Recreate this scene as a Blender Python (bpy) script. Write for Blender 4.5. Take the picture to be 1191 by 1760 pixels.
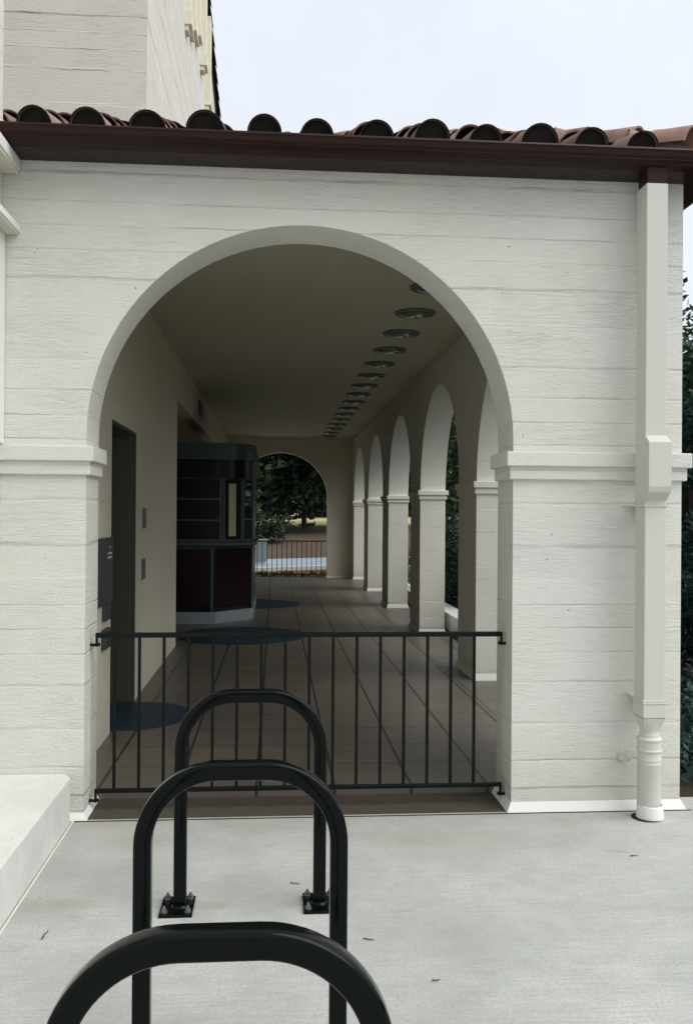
import bpy, bmesh, math, random
from mathutils import Vector, Matrix, noise as mnoise
R = math.radians
random.seed(7)
for o in list(bpy.data.objects): bpy.data.objects.remove(o)
scene = bpy.context.scene
COL = scene.collection

# ------------------------------------------------------------------ camera
YAW, PIT, ROL = R(4.5165), R(.1492), R(.412)
F_ = Vector((math.sin(YAW)*math.cos(PIT), math.cos(YAW)*math.cos(PIT), math.sin(PIT)))
R0 = Vector((math.cos(YAW), -math.sin(YAW), 0)); U0 = R0.cross(F_)
RR = R0*math.cos(ROL) + U0*math.sin(ROL); UU = U0*math.cos(ROL) - R0*math.sin(ROL)
cam = bpy.data.cameras.new('camera'); co = bpy.data.objects.new('camera', cam); COL.objects.link(co)
m = Matrix((RR, UU, -F_)).transposed().to_4x4(); m.translation = Vector((0, 0, 1.55)); co.matrix_world = m
cam.sensor_fit = 'VERTICAL'; cam.sensor_height = 36; cam.lens = 36*1559.04/1760
cam.clip_start = .05; cam.clip_end = 2000
scene.camera = co

# ------------------------------------------------------------------ light
SUN_EL, SUN_AZ = R(50), R(119)          # azimuth clockwise from +Y (into the picture)
w = bpy.data.worlds.new('World'); scene.world = w; w.use_nodes = True
nt = w.node_tree; nt.nodes.clear()
out = nt.nodes.new('ShaderNodeOutputWorld'); bg = nt.nodes.new('ShaderNodeBackground')
sky = nt.nodes.new('ShaderNodeTexSky'); sky.sky_type = 'NISHITA'; sky.sun_disc = False
sky.sun_elevation = SUN_EL; sky.sun_rotation = SUN_AZ; sky.air_density = 1.2; sky.dust_density = 3
tc = nt.nodes.new('ShaderNodeTexCoord'); nz = nt.nodes.new('ShaderNodeTexNoise')
nz.inputs['Scale'].default_value = 2.2; nz.inputs['Detail'].default_value = 5
cr = nt.nodes.new('ShaderNodeValToRGB')
cr.color_ramp.elements[0].position = .3; cr.color_ramp.elements[0].color = (8.0, 8.5, 9.5, 1)
cr.color_ramp.elements[1].position = .75; cr.color_ramp.elements[1].color = (10.2, 10.6, 11.2, 1)
mx = nt.nodes.new('ShaderNodeMix'); mx.data_type = 'RGBA'; mx.inputs[0].default_value = .88
L = nt.links.new
L(tc.outputs['Generated'], nz.inputs['Vector']); L(nz.outputs['Fac'], cr.inputs['Fac'])
L(sky.outputs['Color'], mx.inputs[6]); L(cr.outputs['Color'], mx.inputs[7])
L(mx.outputs[2], bg.inputs['Color']); bg.inputs['Strength'].default_value = .076
L(bg.outputs[0], out.inputs['Surface'])
sl = bpy.data.lights.new('sun', 'SUN'); sl.energy = 2.0; sl.angle = R(55); sl.color = (1, .97, .92)
so = bpy.data.objects.new('sun', sl); COL.objects.link(so)
sd = Vector((math.sin(SUN_AZ)*math.cos(SUN_EL), math.cos(SUN_AZ)*math.cos(SUN_EL), math.sin(SUN_EL)))
so.rotation_euler = sd.to_track_quat('Z', 'Y').to_euler()
scene.view_settings.view_transform = 'Standard'; scene.view_settings.look = 'None'
scene.view_settings.exposure = 0.46; scene.view_settings.gamma = 1

# ------------------------------------------------------------------ helpers
ORG = {}
def org(o):
    while o is not None:
        if o.name in ORG: return ORG[o.name]
        o = o.parent
    return Vector((0, 0, 0))
def tag(o, label=None, cat=None, group=None, kind=None):
    if label: o['label'] = label
    if cat: o['category'] = cat
    if group: o['group'] = group
    if kind: o['kind'] = kind
    return o
def thing(name, loc, label, cat, group=None):
    o = bpy.data.objects.new(name, None); COL.objects.link(o); o.location = loc; o.empty_display_size = .1
    ORG[o.name] = Vector(loc); return tag(o, label, cat, group)

class MB:
    def __init__(s): s.v = []; s.f = []; s.sm = []; s.mi = []; s.cur = 0
    def add(s, vs, fs, smooth=False):
        n = len(s.v); s.v += [tuple(p) for p in vs]
        for f in fs: s.f.append(tuple(i+n for i in f)); s.sm.append(smooth); s.mi.append(s.cur)
        return s
    def box(s, x0, x1, y0, y1, z0, z1):
        return s.add([(x0,y0,z0),(x1,y0,z0),(x1,y1,z0),(x0,y1,z0),(x0,y0,z1),(x1,y0,z1),(x1,y1,z1),(x0,y1,z1)],
                     [(3,2,1,0),(4,5,6,7),(0,1,5,4),(1,2,6,5),(2,3,7,6),(3,0,4,7)])
    def rbox(s, x0, x1, y0, y1, z0, z1, r=.004, seg=2):
        bm = bmesh.new(); t = MB().box(x0, x1, y0, y1, z0, z1)
        vs = [bm.verts.new(p) for p in t.v]
        for f in t.f: bm.faces.new([vs[i] for i in f])
        bmesh.ops.bevel(bm, geom=list(bm.edges), offset=r, segments=seg, affect='EDGES', profile=.5)
        bm.verts.index_update()
        s.add([v.co for v in bm.verts], [[v.index for v in f.verts] for f in bm.faces]); bm.free(); return s
    def frustum(s, x0, x1, y0, y1, z0, z1, e):       # wider by e at the bottom
        return s.add([(x0-e,y0-e,z0),(x1+e,y0-e,z0),(x1+e,y1+e,z0),(x0-e,y1+e,z0),
                      (x0-.002,y0-.002,z1),(x1+.002,y0-.002,z1),(x1+.002,y1+.002,z1),(x0-.002,y1+.002,z1)],
                     [(3,2,1,0),(4,5,6,7),(0,1,5,4),(1,2,6,5),(2,3,7,6),(3,0,4,7)])
    def prism(s, pts, z0, z1, smooth=False):          # pts = plan polygon, counter-clockwise
        n = len(pts)
        s.add([(x,y,z0) for x,y in pts]+[(x,y,z1) for x,y in pts], [tuple(range(n))[::-1], tuple(range(n,2*n))])
        return s.add([(x,y,z0) for x,y in pts]+[(x,y,z1) for x,y in pts],
                     [(i,(i+1)%n,(i+1)%n+n,i+n) for i in range(n)], smooth)
    def sweep(s, path, prof, up=Vector((0,1,0)), closed=False, cap=True, smooth=True):
        """prof: (a,b) offsets; a along side vector, b along `up`"""
        P = [Vector(p) for p in path]; n = len(prof); vs = []
        for i, p in enumerate(P):
            a = P[max(i-1,0)]; b = P[min(i+1,len(P)-1)]; t = (b-a).normalized()
            side = t.cross(up).normalized(); u2 = side.cross(t).normalized()
            vs += [p+side*q[0]+u2*q[1] for q in prof]
        fs = []
        for i in range(len(P)-1):
            for j in range(n): fs.append((i*n+j, i*n+(j+1)%n, (i+1)*n+(j+1)%n, (i+1)*n+j))
        s.add(vs, fs, smooth)
        if cap: s.add(vs[:n], [tuple(range(n))[::-1]]); s.add(vs[-n:], [tuple(range(n))])
        return s
    def cyl(s, a, b, r0, r1=None, seg=16, cap=True, smooth=True):
        a = Vector(a); b = Vector(b); r1 = r0 if r1 is None else r1
        t = (b-a).normalized(); up = Vector((0,0,1)) if abs(t.z) < .9 else Vector((0,1,0))
        x = t.cross(up).normalized(); y = x.cross(t); vs = []
        for c, r in ((a, r0), (b, r1)):
            vs += [c+x*r*math.cos(k*2*math.pi/seg)+y*r*math.sin(k*2*math.pi/seg) for k in range(seg)]
        s.add(vs, [(k, k+seg, (k+1)%seg+seg, (k+1)%seg) for k in range(seg)], smooth)
        if cap: s.add(vs[:seg], [tuple(range(seg))]); s.add(vs[seg:], [tuple(range(seg))[::-1]])
        return s
    def lathe(s, c, prof, seg=24, smooth=True):       # prof (r,z)
        vs = []
        for r, z in prof: vs += [(c[0]+r*math.cos(k*2*math.pi/seg), c[1]+r*math.sin(k*2*math.pi/seg), c[2]+z) for k in range(seg)]
        fs = [(i*seg+k, i*seg+(k+1)%seg, (i+1)*seg+(k+1)%seg, (i+1)*seg+k) for i in range(len(prof)-1) for k in range(seg)]
        return s.add(vs, fs, smooth)
    def build(s, name, mat, parent=None, fix=True):
        o_ = org(parent) if parent else Vector((0,0,0))
        me = bpy.data.meshes.new(name)
        me.from_pydata([(v[0]-o_.x, v[1]-o_.y, v[2]-o_.z) for v in s.v], [], s.f)
        me.polygons.foreach_set('use_smooth', s.sm)
        for m_ in (mat if isinstance(mat, list) else [mat]): me.materials.append(m_)
        me.polygons.foreach_set('material_index', s.mi)
        if fix:
            bm = bmesh.new(); bm.from_mesh(me); bmesh.ops.remove_doubles(bm, verts=bm.verts, dist=1e-5)
            bmesh.ops.recalc_face_normals(bm, faces=bm.faces)
            for e in bm.edges:
                if len(e.link_faces) == 2 and e.calc_face_angle(0) > R(38): e.smooth = False
            bm.to_mesh(me); bm.free()
        me.update(); o = bpy.data.objects.new(name, me); COL.objects.link(o)
        if parent: o.parent = parent
        return o
def struct(o): return tag(o, kind='structure')
def children(o): return [c for c in bpy.data.objects if c.parent == o]
def copy_tree(o, parent=None):
    c = o.copy(); COL.objects.link(c)
    if parent is not None: c.parent = parent
    for ch in children(o): copy_tree(ch, c)
    return c

# ------------------------------------------------------------------ materials
def mat(name, col, rough=.7, metal=0., spec=.5):
    m = bpy.data.materials.new(name); m.use_nodes = True
    b = m.node_tree.nodes['Principled BSDF']
    b.inputs['Base Color'].default_value = (*col, 1); b.inputs['Roughness'].default_value = rough
    b.inputs['Metallic'].default_value = metal; b.inputs['Specular IOR Level'].default_value = spec
    return m
class NG:
    def __init__(s, m): s.m = m; s.t = m.node_tree; s.b = s.t.nodes['Principled BSDF']
    def n(s, ty, **kw):
        x = s.t.nodes.new(ty)
        for k, v in kw.items(): setattr(x, k, v)
        return x
    def put(s, sock, v):
        if isinstance(v, (int, float)): sock.default_value = v
        elif isinstance(v, tuple): sock.default_value = v
        else: s.t.links.new(v, sock)
    def math(s, op, a, b=0., c=0., clamp=False):
        x = s.n('ShaderNodeMath', operation=op); x.use_clamp = clamp
        s.put(x.inputs[0], a); s.put(x.inputs[1], b); s.put(x.inputs[2], c); return x.outputs[0]
    def pos(s): return s.n('ShaderNodeNewGeometry').outputs['Position']
    def obj(s): return s.n('ShaderNodeTexCoord').outputs['Object']
    def sep(s, v):
        x = s.n('ShaderNodeSeparateXYZ'); s.put(x.inputs[0], v); return x.outputs
    def comb(s, x, y, z):
        c = s.n('ShaderNodeCombineXYZ')
        for i, q in enumerate((x, y, z)): s.put(c.inputs[i], q)
        return c.outputs[0]
    def noise(s, vec, scale, detail=3., rough=.5, dist=0.):
        x = s.n('ShaderNodeTexNoise'); s.put(x.inputs['Vector'], vec)
        x.inputs['Scale'].default_value = scale; x.inputs['Detail'].default_value = detail
        x.inputs['Roughness'].default_value = rough; x.inputs['Distortion'].default_value = dist
        return x.outputs['Fac']
    def white(s, v):
        x = s.n('ShaderNodeTexWhiteNoise', noise_dimensions='1D'); s.put(x.inputs['W'], v); return x.outputs['Value']
    def ramp(s, fac, *els):
        x = s.n('ShaderNodeValToRGB'); s.put(x.inputs[0], fac); e = x.color_ramp.elements
        while len(e) < len(els): e.new(.5)
        for q, (p, c) in zip(e, els):
            q.position = p; q.color = (*c, 1) if isinstance(c, tuple) else (c, c, c, 1)
        return x.outputs[0]
    def mix(s, f, a, b, blend='MIX'):
        x = s.n('ShaderNodeMix', data_type='RGBA', blend_type=blend); s.put(x.inputs[0], f)
        s.put(x.inputs[6], (*a, 1) if isinstance(a, tuple) else a); s.put(x.inputs[7], (*b, 1) if isinstance(b, tuple) else b)
        return x.outputs[2]
    def maprange(s, v, a, b, c=0., d=1.):
        x = s.n('ShaderNodeMapRange'); s.put(x.inputs[0], v)
        for i, q in enumerate((a, b, c, d)): x.inputs[i+1].default_value = q
        return x.outputs[0]
    def bump(s, h, dist, strength=1., bevel=0.):
        x = s.n('ShaderNodeBump'); s.put(x.inputs['Height'], h)
        x.inputs['Distance'].default_value = dist; x.inputs['Strength'].default_value = strength
        if bevel:
            bv = s.n('ShaderNodeBevel', samples=4); bv.inputs['Radius'].default_value = bevel
            s.t.links.new(bv.outputs[0], x.inputs['Normal'])
        s.t.links.new(x.outputs[0], s.b.inputs['Normal'])
    def color(s, c): s.t.links.new(c, s.b.inputs['Base Color'])
    def rough(s, c): s.t.links.new(c, s.b.inputs['Roughness'])

def board_wall(name, col, warm, amp=.008, joint=1.0, board=.158, off=0.):
    """painted board-formed concrete"""
    m = mat(name, col, .62, 0, .35); g = NG(m); P = g.pos(); x, y, z = g.sep(P)
    s_ = g.math('ADD', g.math('MULTIPLY', x, 1.), g.math('MULTIPLY', y, 1.0))
    f = g.math('ADD', g.math('MULTIPLY', z, 1/board), g.math('MULTIPLY', g.math('SINE', g.math('MULTIPLY', z, 6.3)), .32))
    f = g.math('ADD', f, off)
    wob = g.noise(g.comb(s_, 0., g.math('MULTIPLY', z, .6)), 5.5, 4., .65)
    f2 = g.math('ADD', f, g.math('MULTIPLY', g.math('SUBTRACT', wob, .5), .14))
    row = g.math('FLOOR', f2); fr = g.math('FRACT', f2)
    rnd = g.white(row); rnd2 = g.white(g.math('ADD', row, 31.7))
    # wood grain, stretched along the board, its own pattern and strength on each board
    gv = g.comb(g.math('ADD', g.math('MULTIPLY', s_, 5.2), g.math('MULTIPLY', rnd, 40.)), rnd2, g.math('MULTIPLY', z, 60.))
    grain = g.noise(gv, 1.55, 6., .62, 1.3)
    ridg = g.math('SUBTRACT', 1., g.math('MULTIPLY', g.math('ABSOLUTE', g.math('SUBTRACT', grain, .5)), 5.), clamp=True)
    amp_r = g.math('MULTIPLY', g.math('POWER', g.noise(g.comb(g.math('MULTIPLY', s_, 1.1), rnd, g.math('MULTIPLY', row, 3.7)), 1.3, 2.), 1.6), 2.1)
    gr = g.math('MULTIPLY', g.math('ADD', g.math('MULTIPLY', g.math('SUBTRACT', grain, .5), .60), g.math('MULTIPLY', ridg, .20)), amp_r)
    patch = g.noise(P, 5.5, 4., .6, .4); swirl = g.noise(g.comb(g.math('MULTIPLY', s_, 12.), rnd2, g.math('MULTIPLY', z, 42.)), 1.6, 4., .65, 2.2)
    gr = g.math('ADD', gr, g.math('MULTIPLY', g.math('MULTIPLY', g.math('SUBTRACT', swirl, .5), g.maprange(patch, .36, .62)), .60))
    # joints: a thin fin or groove that comes and goes
    d = g.math('MINIMUM', fr, g.math('SUBTRACT', 1., fr))
    jl = g.maprange(d, 0., .055, 1., 0.)
    js = g.math('MULTIPLY', g.noise(g.comb(s_, row, 0.), 2.3, 3.), 1.)
    js = g.maprange(js, .40, .62, .05, 1.)
    nz_ = g.math('ABSOLUTE', g.sep(g.n('ShaderNodeNewGeometry').outputs['Normal'])[2])
    js = g.math('MULTIPLY', js, g.maprange(nz_, .12, .45, 1., 0.))
    sg = g.math('SUBTRACT', g.math('MULTIPLY', g.math('GREATER_THAN', rnd2, .55), 2.), 1.)
    jt = g.math('MULTIPLY', g.math('MULTIPLY', jl, js), g.math('MULTIPLY', sg, .75*joint))
    step = g.math('MULTIPLY', g.math('SUBTRACT', rnd, .5), .12*joint)
    fine = g.math('MULTIPLY', g.noise(g.comb(g.math('MULTIPLY', s_, .45), 0., z), 105., 5., .8), .85)
    pv = g.n('ShaderNodeTexVoronoi'); g.put(pv.inputs['Vector'], P); pv.inputs['Scale'].default_value = 11.
    pit = g.math('MULTIPLY', g.maprange(pv.outputs['Distance'], .03, .065, 1., 0.), -.9)
    pit = g.math('MULTIPLY', pit, g.math('GREATER_THAN', g.noise(P, 1.9, 1.), .54))
    h = g.math('ADD', g.math('ADD', gr, jt), g.math('ADD', g.math('ADD', fine, step), pit))
    g.bump(h, amp, .9, .006)
    st = g.maprange(g.noise(P, 1.1, 4., .6), .35, .75)
    c = g.mix(g.math('MULTIPLY', st, .35), col, warm)
    groove = g.math('MULTIPLY', g.math('MULTIPLY', jl, js), .20*joint)
    c = g.mix(groove, c, tuple(q*.52 for q in col))
    c = g.mix(g.math('MULTIPLY', pit, -.45), c, tuple(q*.35 for q in col))
    # grime close to the ground
    gm = g.math('MULTIPLY', g.maprange(z, .0, .42, 1., 0.), g.noise(P, 9., 4., .7))
    c = g.mix(g.math('MULTIPLY', gm, .5), c, (.36, .34, .27))
    g.color(c); return m
M = {}
M['wall'] = board_wall('white_board_concrete', (.755, .765, .712), (.73, .70, .59), .0095)
M['inner'] = board_wall('tan_board_concrete', (.76, .72, .58), (.68, .62, .47), .004, .5)
M['pier'] = board_wall('arcade_concrete', (.78, .78, .705), (.72, .69, .59), .006, .7)
M['tower'] = board_wall('tower_concrete', (.75, .74, .675), (.70, .66, .54), .014, 1.2, .21, .3)

def plaster(name, col, rough=.6, bump=.0015, scale=60., var=.12):
    m = mat(name, col, rough, 0, .35); g = NG(m); P = g.pos()
    n1 = g.noise(P, scale, 4.); n2 = g.noise(P, 1.7, 4., .6)
    g.color(g.mix(g.math('MULTIPLY', n2, var*2), col, tuple(q*.72 for q in col)))
    g.bump(n1, bump, .8, .004); return m
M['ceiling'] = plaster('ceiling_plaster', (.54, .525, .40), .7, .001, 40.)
M['trim'] = plaster('white_painted_trim', (.78, .79, .76), .5, .002, 45.)
M['pipe'] = plaster('painted_sheet_metal', (.575, .59, .535), .42, .0004, 30., .06)
M['bracket'] = plaster('cream_bracket_paint', (.74, .71, .56), .6, .001)
M['ledge'] = plaster('white_ledge_paint', (.78, .79, .77), .5, .001)
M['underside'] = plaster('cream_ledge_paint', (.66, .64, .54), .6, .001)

def concrete():
    m = mat('pavement_concrete', (.5,.5,.48), .85, 0, .25); g = NG(m); P = g.pos(); x, y, z = g.sep(P)
    a = g.noise(g.comb(g.math('MULTIPLY', x, 1.3), g.math('MULTIPLY', y, 26.), 0.), 3., 5., .7)     # broom marks
    b = g.noise(P, 1.15, 6., .62); c_ = g.noise(P, 85., 4., .8)
    wide = g.noise(g.comb(g.math('MULTIPLY', x, .35), g.math('MULTIPLY', y, 2.2), 3.), 1.5, 4., .6)
    col = g.ramp(b, (.33, (.37,.385,.36)), (.50, (.47,.485,.465)), (.68, (.56,.57,.555)))
    col = g.mix(g.maprange(a, .42, .68, 0., .55), col, (.34,.35,.335))
    col = g.mix(g.maprange(wide, .55, .75, 0., .4), col, (.40,.375,.31))
    st = g.noise(g.comb(x, g.math('MULTIPLY', y, 2.4), 8.), 3.1, 3., .5)
    col = g.mix(g.maprange(st, .66, .76, 0., .42), col, (.27,.25,.19))
    pv = g.n('ShaderNodeTexVoronoi'); g.put(pv.inputs['Vector'], P); pv.inputs['Scale'].default_value = 5.5
    sp = g.math('MULTIPLY', g.maprange(pv.outputs['Distance'], .02, .05, 1., 0.), g.math('GREATER_THAN', g.noise(P, 6., 1.), .56))
    col = g.mix(g.math('MULTIPLY', sp, .6), col, (.12,.11,.09))
    m2 = g.noise(P, 7., 5., .7); col = g.mix(g.maprange(m2, .48, .72, 0., .38), col, (.30,.31,.29))
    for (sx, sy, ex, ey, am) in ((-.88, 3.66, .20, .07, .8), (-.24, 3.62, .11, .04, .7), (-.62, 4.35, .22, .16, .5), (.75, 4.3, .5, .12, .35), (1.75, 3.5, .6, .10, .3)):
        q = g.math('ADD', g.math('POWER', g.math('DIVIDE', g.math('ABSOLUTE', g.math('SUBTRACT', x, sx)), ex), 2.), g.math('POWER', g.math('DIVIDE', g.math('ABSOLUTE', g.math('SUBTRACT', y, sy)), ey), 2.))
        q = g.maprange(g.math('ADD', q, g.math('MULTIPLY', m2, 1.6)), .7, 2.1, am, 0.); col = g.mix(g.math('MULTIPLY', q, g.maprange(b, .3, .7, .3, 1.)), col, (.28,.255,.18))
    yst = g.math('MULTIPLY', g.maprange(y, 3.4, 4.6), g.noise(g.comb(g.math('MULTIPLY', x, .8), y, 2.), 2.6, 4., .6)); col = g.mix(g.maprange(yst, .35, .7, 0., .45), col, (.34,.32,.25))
    g.color(g.mix(g.maprange(c_, .40, .62, 0., .48), col, (.27,.275,.255)))
    g.bump(g.math('ADD', g.math('MULTIPLY', a, .7), g.math('MULTIPLY', c_, .7)), .003, .8); return m
M['pave'] = concrete()

def tilefloor():
    m = mat('brown_paver_floor', (.1,.09,.08), .45, 0, .6); g = NG(m); P = g.pos(); x, y, z = g.sep(P)
    u = g.math('DIVIDE', g.math('ADD', x, .09), .4275); v = g.math('DIVIDE', g.math('ADD', y, .0), .4555)
    ax = g.math('ABSOLUTE', g.math('SUBTRACT', g.math('FRACT', g.math('ADD', u, .5)), .5))
    ay = g.math('ABSOLUTE', g.math('SUBTRACT', g.math('FRACT', g.math('ADD', v, .5)), .5))
    gx = g.maprange(ax, .015, .028, 1., 0.); gy = g.maprange(ay, .009, .020, .8, 0.)
    ex = g.maprange(g.math('ABSOLUTE', g.math('SUBTRACT', x, 1.665)), .003, .007, 1., 0.)
    gr = g.math('MAXIMUM', g.math('MAXIMUM', gx, gy), ex)
    idn = g.white(g.math('ADD', g.math('MULTIPLY', g.math('FLOOR', g.math('ADD', u, 0.)), 7.13), g.math('FLOOR', v)))
    n = g.noise(P, 3.5, 5., .65); n2 = g.noise(P, 60., 3.)
    col = g.mix(n, (.100,.086,.066), (.155,.136,.110)); col = g.mix(g.math('MULTIPLY', idn, .35), col, (.10,.09,.078))
    sc = g.noise(g.comb(g.math('MULTIPLY', x, 2.5), g.math('MULTIPLY', y, 14.), 0.), 3., 4., .7)
    col = g.mix(g.maprange(sc, .66, .74, 0., .35), col, (.30,.26,.2))
    g.color(g.mix(gr, col, (.030,.026,.022)))
    g.rough(g.maprange(n, .3, .8, .34, .5)); g.bump(g.math('SUBTRACT', g.math('MULTIPLY', n2, .2), gr), .003, .7); return m
M['floor'] = tilefloor()
def sillm():
    m = mat('worn_dark_sill', (.1,.09,.07), .7, 0, .3); g = NG(m); P = g.pos(); x, y, z = g.sep(P)
    n = g.noise(P, 9., 6., .7); n2 = g.noise(g.comb(g.math('MULTIPLY', x, .6), y, z), 30., 4., .7)
    c = g.mix(n, (.050,.042,.031), (.085,.072,.056)); c = g.mix(g.maprange(n2, .62, .75, 0., .5), c, (.30,.26,.2))
    g.color(c); g.bump(n2, .003, .6); return m
M['sill'] = sillm()
def inlay():
    m = mat('blue_floor_mat', (.035,.07,.12), .55, 0, .4); g = NG(m); P = g.pos()
    g.color(g.mix(g.noise(P, 12., 5., .7), (.008,.024,.046), (.018,.042,.070))); g.bump(g.noise(P, 150., 2.), .002, .5); return m
M['blue'] = inlay()
def metal_paint(name, col, rough, sc=14., dirt=.35):
    m = mat(name, col, rough, 0, .5); g = NG(m); P = g.obj(); n = g.noise(P, sc, 5., .65)
    g.color(g.mix(g.math('MULTIPLY', n, dirt), col, tuple(min(1, q*1.8+.002) for q in col)))
    g.rough(g.maprange(n, .3, .8, rough*.75, rough*1.35)); g.bump(g.noise(P, 90., 2.), .0004, .5, .0015); return m
M['black'] = metal_paint('black_enamel', (.0012,.0028,.0026), .10)
M['rail'] = metal_paint('black_rail_paint', (.0025,.0055,.005), .38)
for q in ('black','rail'): M[q].node_tree.nodes['Principled BSDF'].inputs['Specular IOR Level'].default_value = .16
M['gutter'] = metal_paint('brown_gutter_enamel', (.019,.0080,.0062), .35, 5., .5)
M['gutter'].node_tree.nodes['Principled BSDF'].inputs['Specular IOR Level'].default_value = .16
M['bolt'] = mat('zinc', (.27,.29,.28), .35, .85)
M['alu'] = mat('satin_aluminium', (.075,.115,.105), .42, .4)
M['kick'] = mat('brushed_steel', (.33,.40,.42), .35, .4)
def maroonm():
    m = mat('maroon_laminate', (.03,.008,.008), .3, 0, .25); g = NG(m)
    g.color(g.mix(g.noise(g.pos(), 30., 3.), (.010,.0032,.0034), (.019,.0055,.0055))); return m
M['maroon'] = maroonm()
M['glass'] = mat('dark_window_glass', (.012,.02,.02), .05, 0, .6)
M['blind'] = mat('cream_blind', (.62,.60,.38), .8)
M['dark'] = plaster('dark_brown_door_paint', (.085,.083,.062), .5, .0006)
M['signm'] = plaster('charcoal_sign', (.05,.056,.058), .5, .0003)
M['letter'] = mat('pale_lettering', (.6,.62,.6), .6)
M['plate'] = mat('grey_wall_plate', (.12,.11,.13), .35, .3)
M['plateframe'] = mat('plate_frame', (.55,.55,.5), .4, .2)
M['ring'] = mat('grey_lamp_ring', (.13,.14,.115), .6, .1)
M['lens'] = mat('smoked_lamp_lens', (.10,.13,.12), .12, .1, .8)
def tilem():
    m = mat('terracotta_tile', (.3,.13,.09), .75, 0, .3); g = NG(m); P = g.pos(); x, y, z = g.sep(P)
    cid = g.math('FLOOR', g.math('DIVIDE', g.math('ADD', x, .0765), .277)); rid = g.math('FLOOR', g.math('DIVIDE', y, .34))
    r_ = g.white(g.math('ADD', g.math('MULTIPLY', cid, 3.17), g.math('MULTIPLY', rid, 11.3)))
    n = g.noise(P, 7., 6., .7); n2 = g.noise(P, 70., 3.)
    c = g.ramp(r_, (0., (.10,.055,.045)), (.35, (.32,.20,.17)), (.7, (.16,.085,.065)), (1., (.40,.29,.26)))
    c = g.mix(g.maprange(n, .5, .72, 0., .8), c, (.07,.055,.035)); c = g.mix(g.maprange(n2, .6, .8, 0., .4), c, (.5,.38,.33))
    g.color(c); g.bump(n2, .003, .7); return m
M['tile'] = tilem()
M['near_black'] = plaster('near_black_matte', (.012,.010,.008), .9, .003)  # on the roof tile ends this colour stands in for shade
def leafm(name, a, b, c3, sc=1.3):
    m = mat(name, a, .55, 0, .35); g = NG(m); P = g.pos(); n = g.noise(P, sc, 3., .6); n2 = g.noise(P, 14., 2.)
    c = g.ramp(n, (.3, a), (.55, b), (.75, c3)); g.color(g.mix(g.math('MULTIPLY', n2, .5), c, a))
    b_ = g.b; b_.inputs['Transmission Weight'].default_value = 0.
    tr = g.n('ShaderNodeBsdfTranslucent'); mxs = g.n('ShaderNodeMixShader'); mxs.inputs[0].default_value = .22
    o = [q for q in g.t.nodes if q.type == 'OUTPUT_MATERIAL'][0]
    g.t.links.new(c, tr.inputs[0]); g.t.links.new(b_.outputs[0], mxs.inputs[1]); g.t.links.new(tr.outputs[0], mxs.inputs[2])
    g.t.links.new(mxs.outputs[0], o.inputs['Surface']); return m
M['leaf'] = leafm('dark_tree_leaves', (.012,.030,.018), (.026,.055,.026), (.13,.15,.04), .45)
M['leaf2'] = leafm('bluish_conifer_leaves', (.012,.035,.028), (.022,.060,.045), (.045,.10,.07), 2.)
M['leaf3'] = leafm('bed_leaves', (.03,.055,.015), (.07,.10,.02), (.14,.15,.03), 3.)
M['bark'] = plaster('tree_bark', (.055,.042,.040), .9, .01, 20.)
def groundm():
    m = mat('ground_soil', (.1,.08,.06), .95, 0, .1); g = NG(m); P = g.pos(); x, y, z = g.sep(P)
    n = g.noise(P, 1.2, 5., .65); n2 = g.noise(P, 12., 4.)
    dirt = g.mix(n, (.085,.064,.048), (.145,.115,.085)); dry = g.mix(n2, (.52,.47,.26), (.40,.37,.18))
    f = g.maprange(g.math('ADD', y, g.math('MULTIPLY', n, 5.)), 55.5, 57.5)
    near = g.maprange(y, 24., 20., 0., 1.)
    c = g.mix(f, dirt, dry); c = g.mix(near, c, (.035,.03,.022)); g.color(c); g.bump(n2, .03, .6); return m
M['ground'] = groundm()
def roadm():
    m = mat('pale_road', (.33,.38,.45), .8); g = NG(m)
    g.color(g.mix(g.noise(g.pos(), 3., 5., .6), (.27,.32,.38), (.40,.45,.52))); return m
M['road'] = roadm()
M['kerb'] = plaster('white_kerb_concrete', (.66,.675,.65), .7)
def ledge_concrete():
    m = mat('pale_plinth_concrete', (.66,.675,.65), .75, 0, .3); g = NG(m); P = g.pos(); n = g.noise(P, 3., 6., .65); f = g.noise(P, 95., 4., .75)
    c = g.mix(g.maprange(n, .35, .7), (.70,.71,.68), (.56,.57,.535)); c = g.mix(g.maprange(f, .5, .7, 0., .5), c, (.36,.36,.33))
    pv = g.n('ShaderNodeTexVoronoi'); g.put(pv.inputs['Vector'], P); pv.inputs['Scale'].default_value = 14.
    sp = g.math('MULTIPLY', g.maprange(pv.outputs['Distance'], .03, .08, 1., 0.), g.math('GREATER_THAN', g.noise(P, 4., 1.), .52))
    g.color(g.mix(g.math('MULTIPLY', sp, .6), c, (.13,.12,.09))); g.bump(g.math('SUBTRACT', g.math('MULTIPLY', f, .6), sp), .003, .8, .006); return m
M['plinth'] = ledge_concrete()
M['box'] = plaster('pale_grey_box', (.27,.30,.30), .5)
M['red'] = mat('red_petals', (.42,.04,.03), .6); M['yellow'] = mat('yellow_petals', (.60,.42,.05), .6)
M['twig'] = mat('dry_twig', (.05,.04,.03), .9)

# ------------------------------------------------------------------ measured layout
YF, YB = 4.67, 4.99                 # front wall, front and back face
XL, XR = -.949, 1.242               # front arch jambs
XWL, XWR, XE = -1.11, 1.83, 2.153   # inner wall, arcade inner face, outer face
ZC, HF = 3.3225, .045
YFAR = 21.45
AC, AR = (XL+XR)/2, (XR-XL)/2

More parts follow.
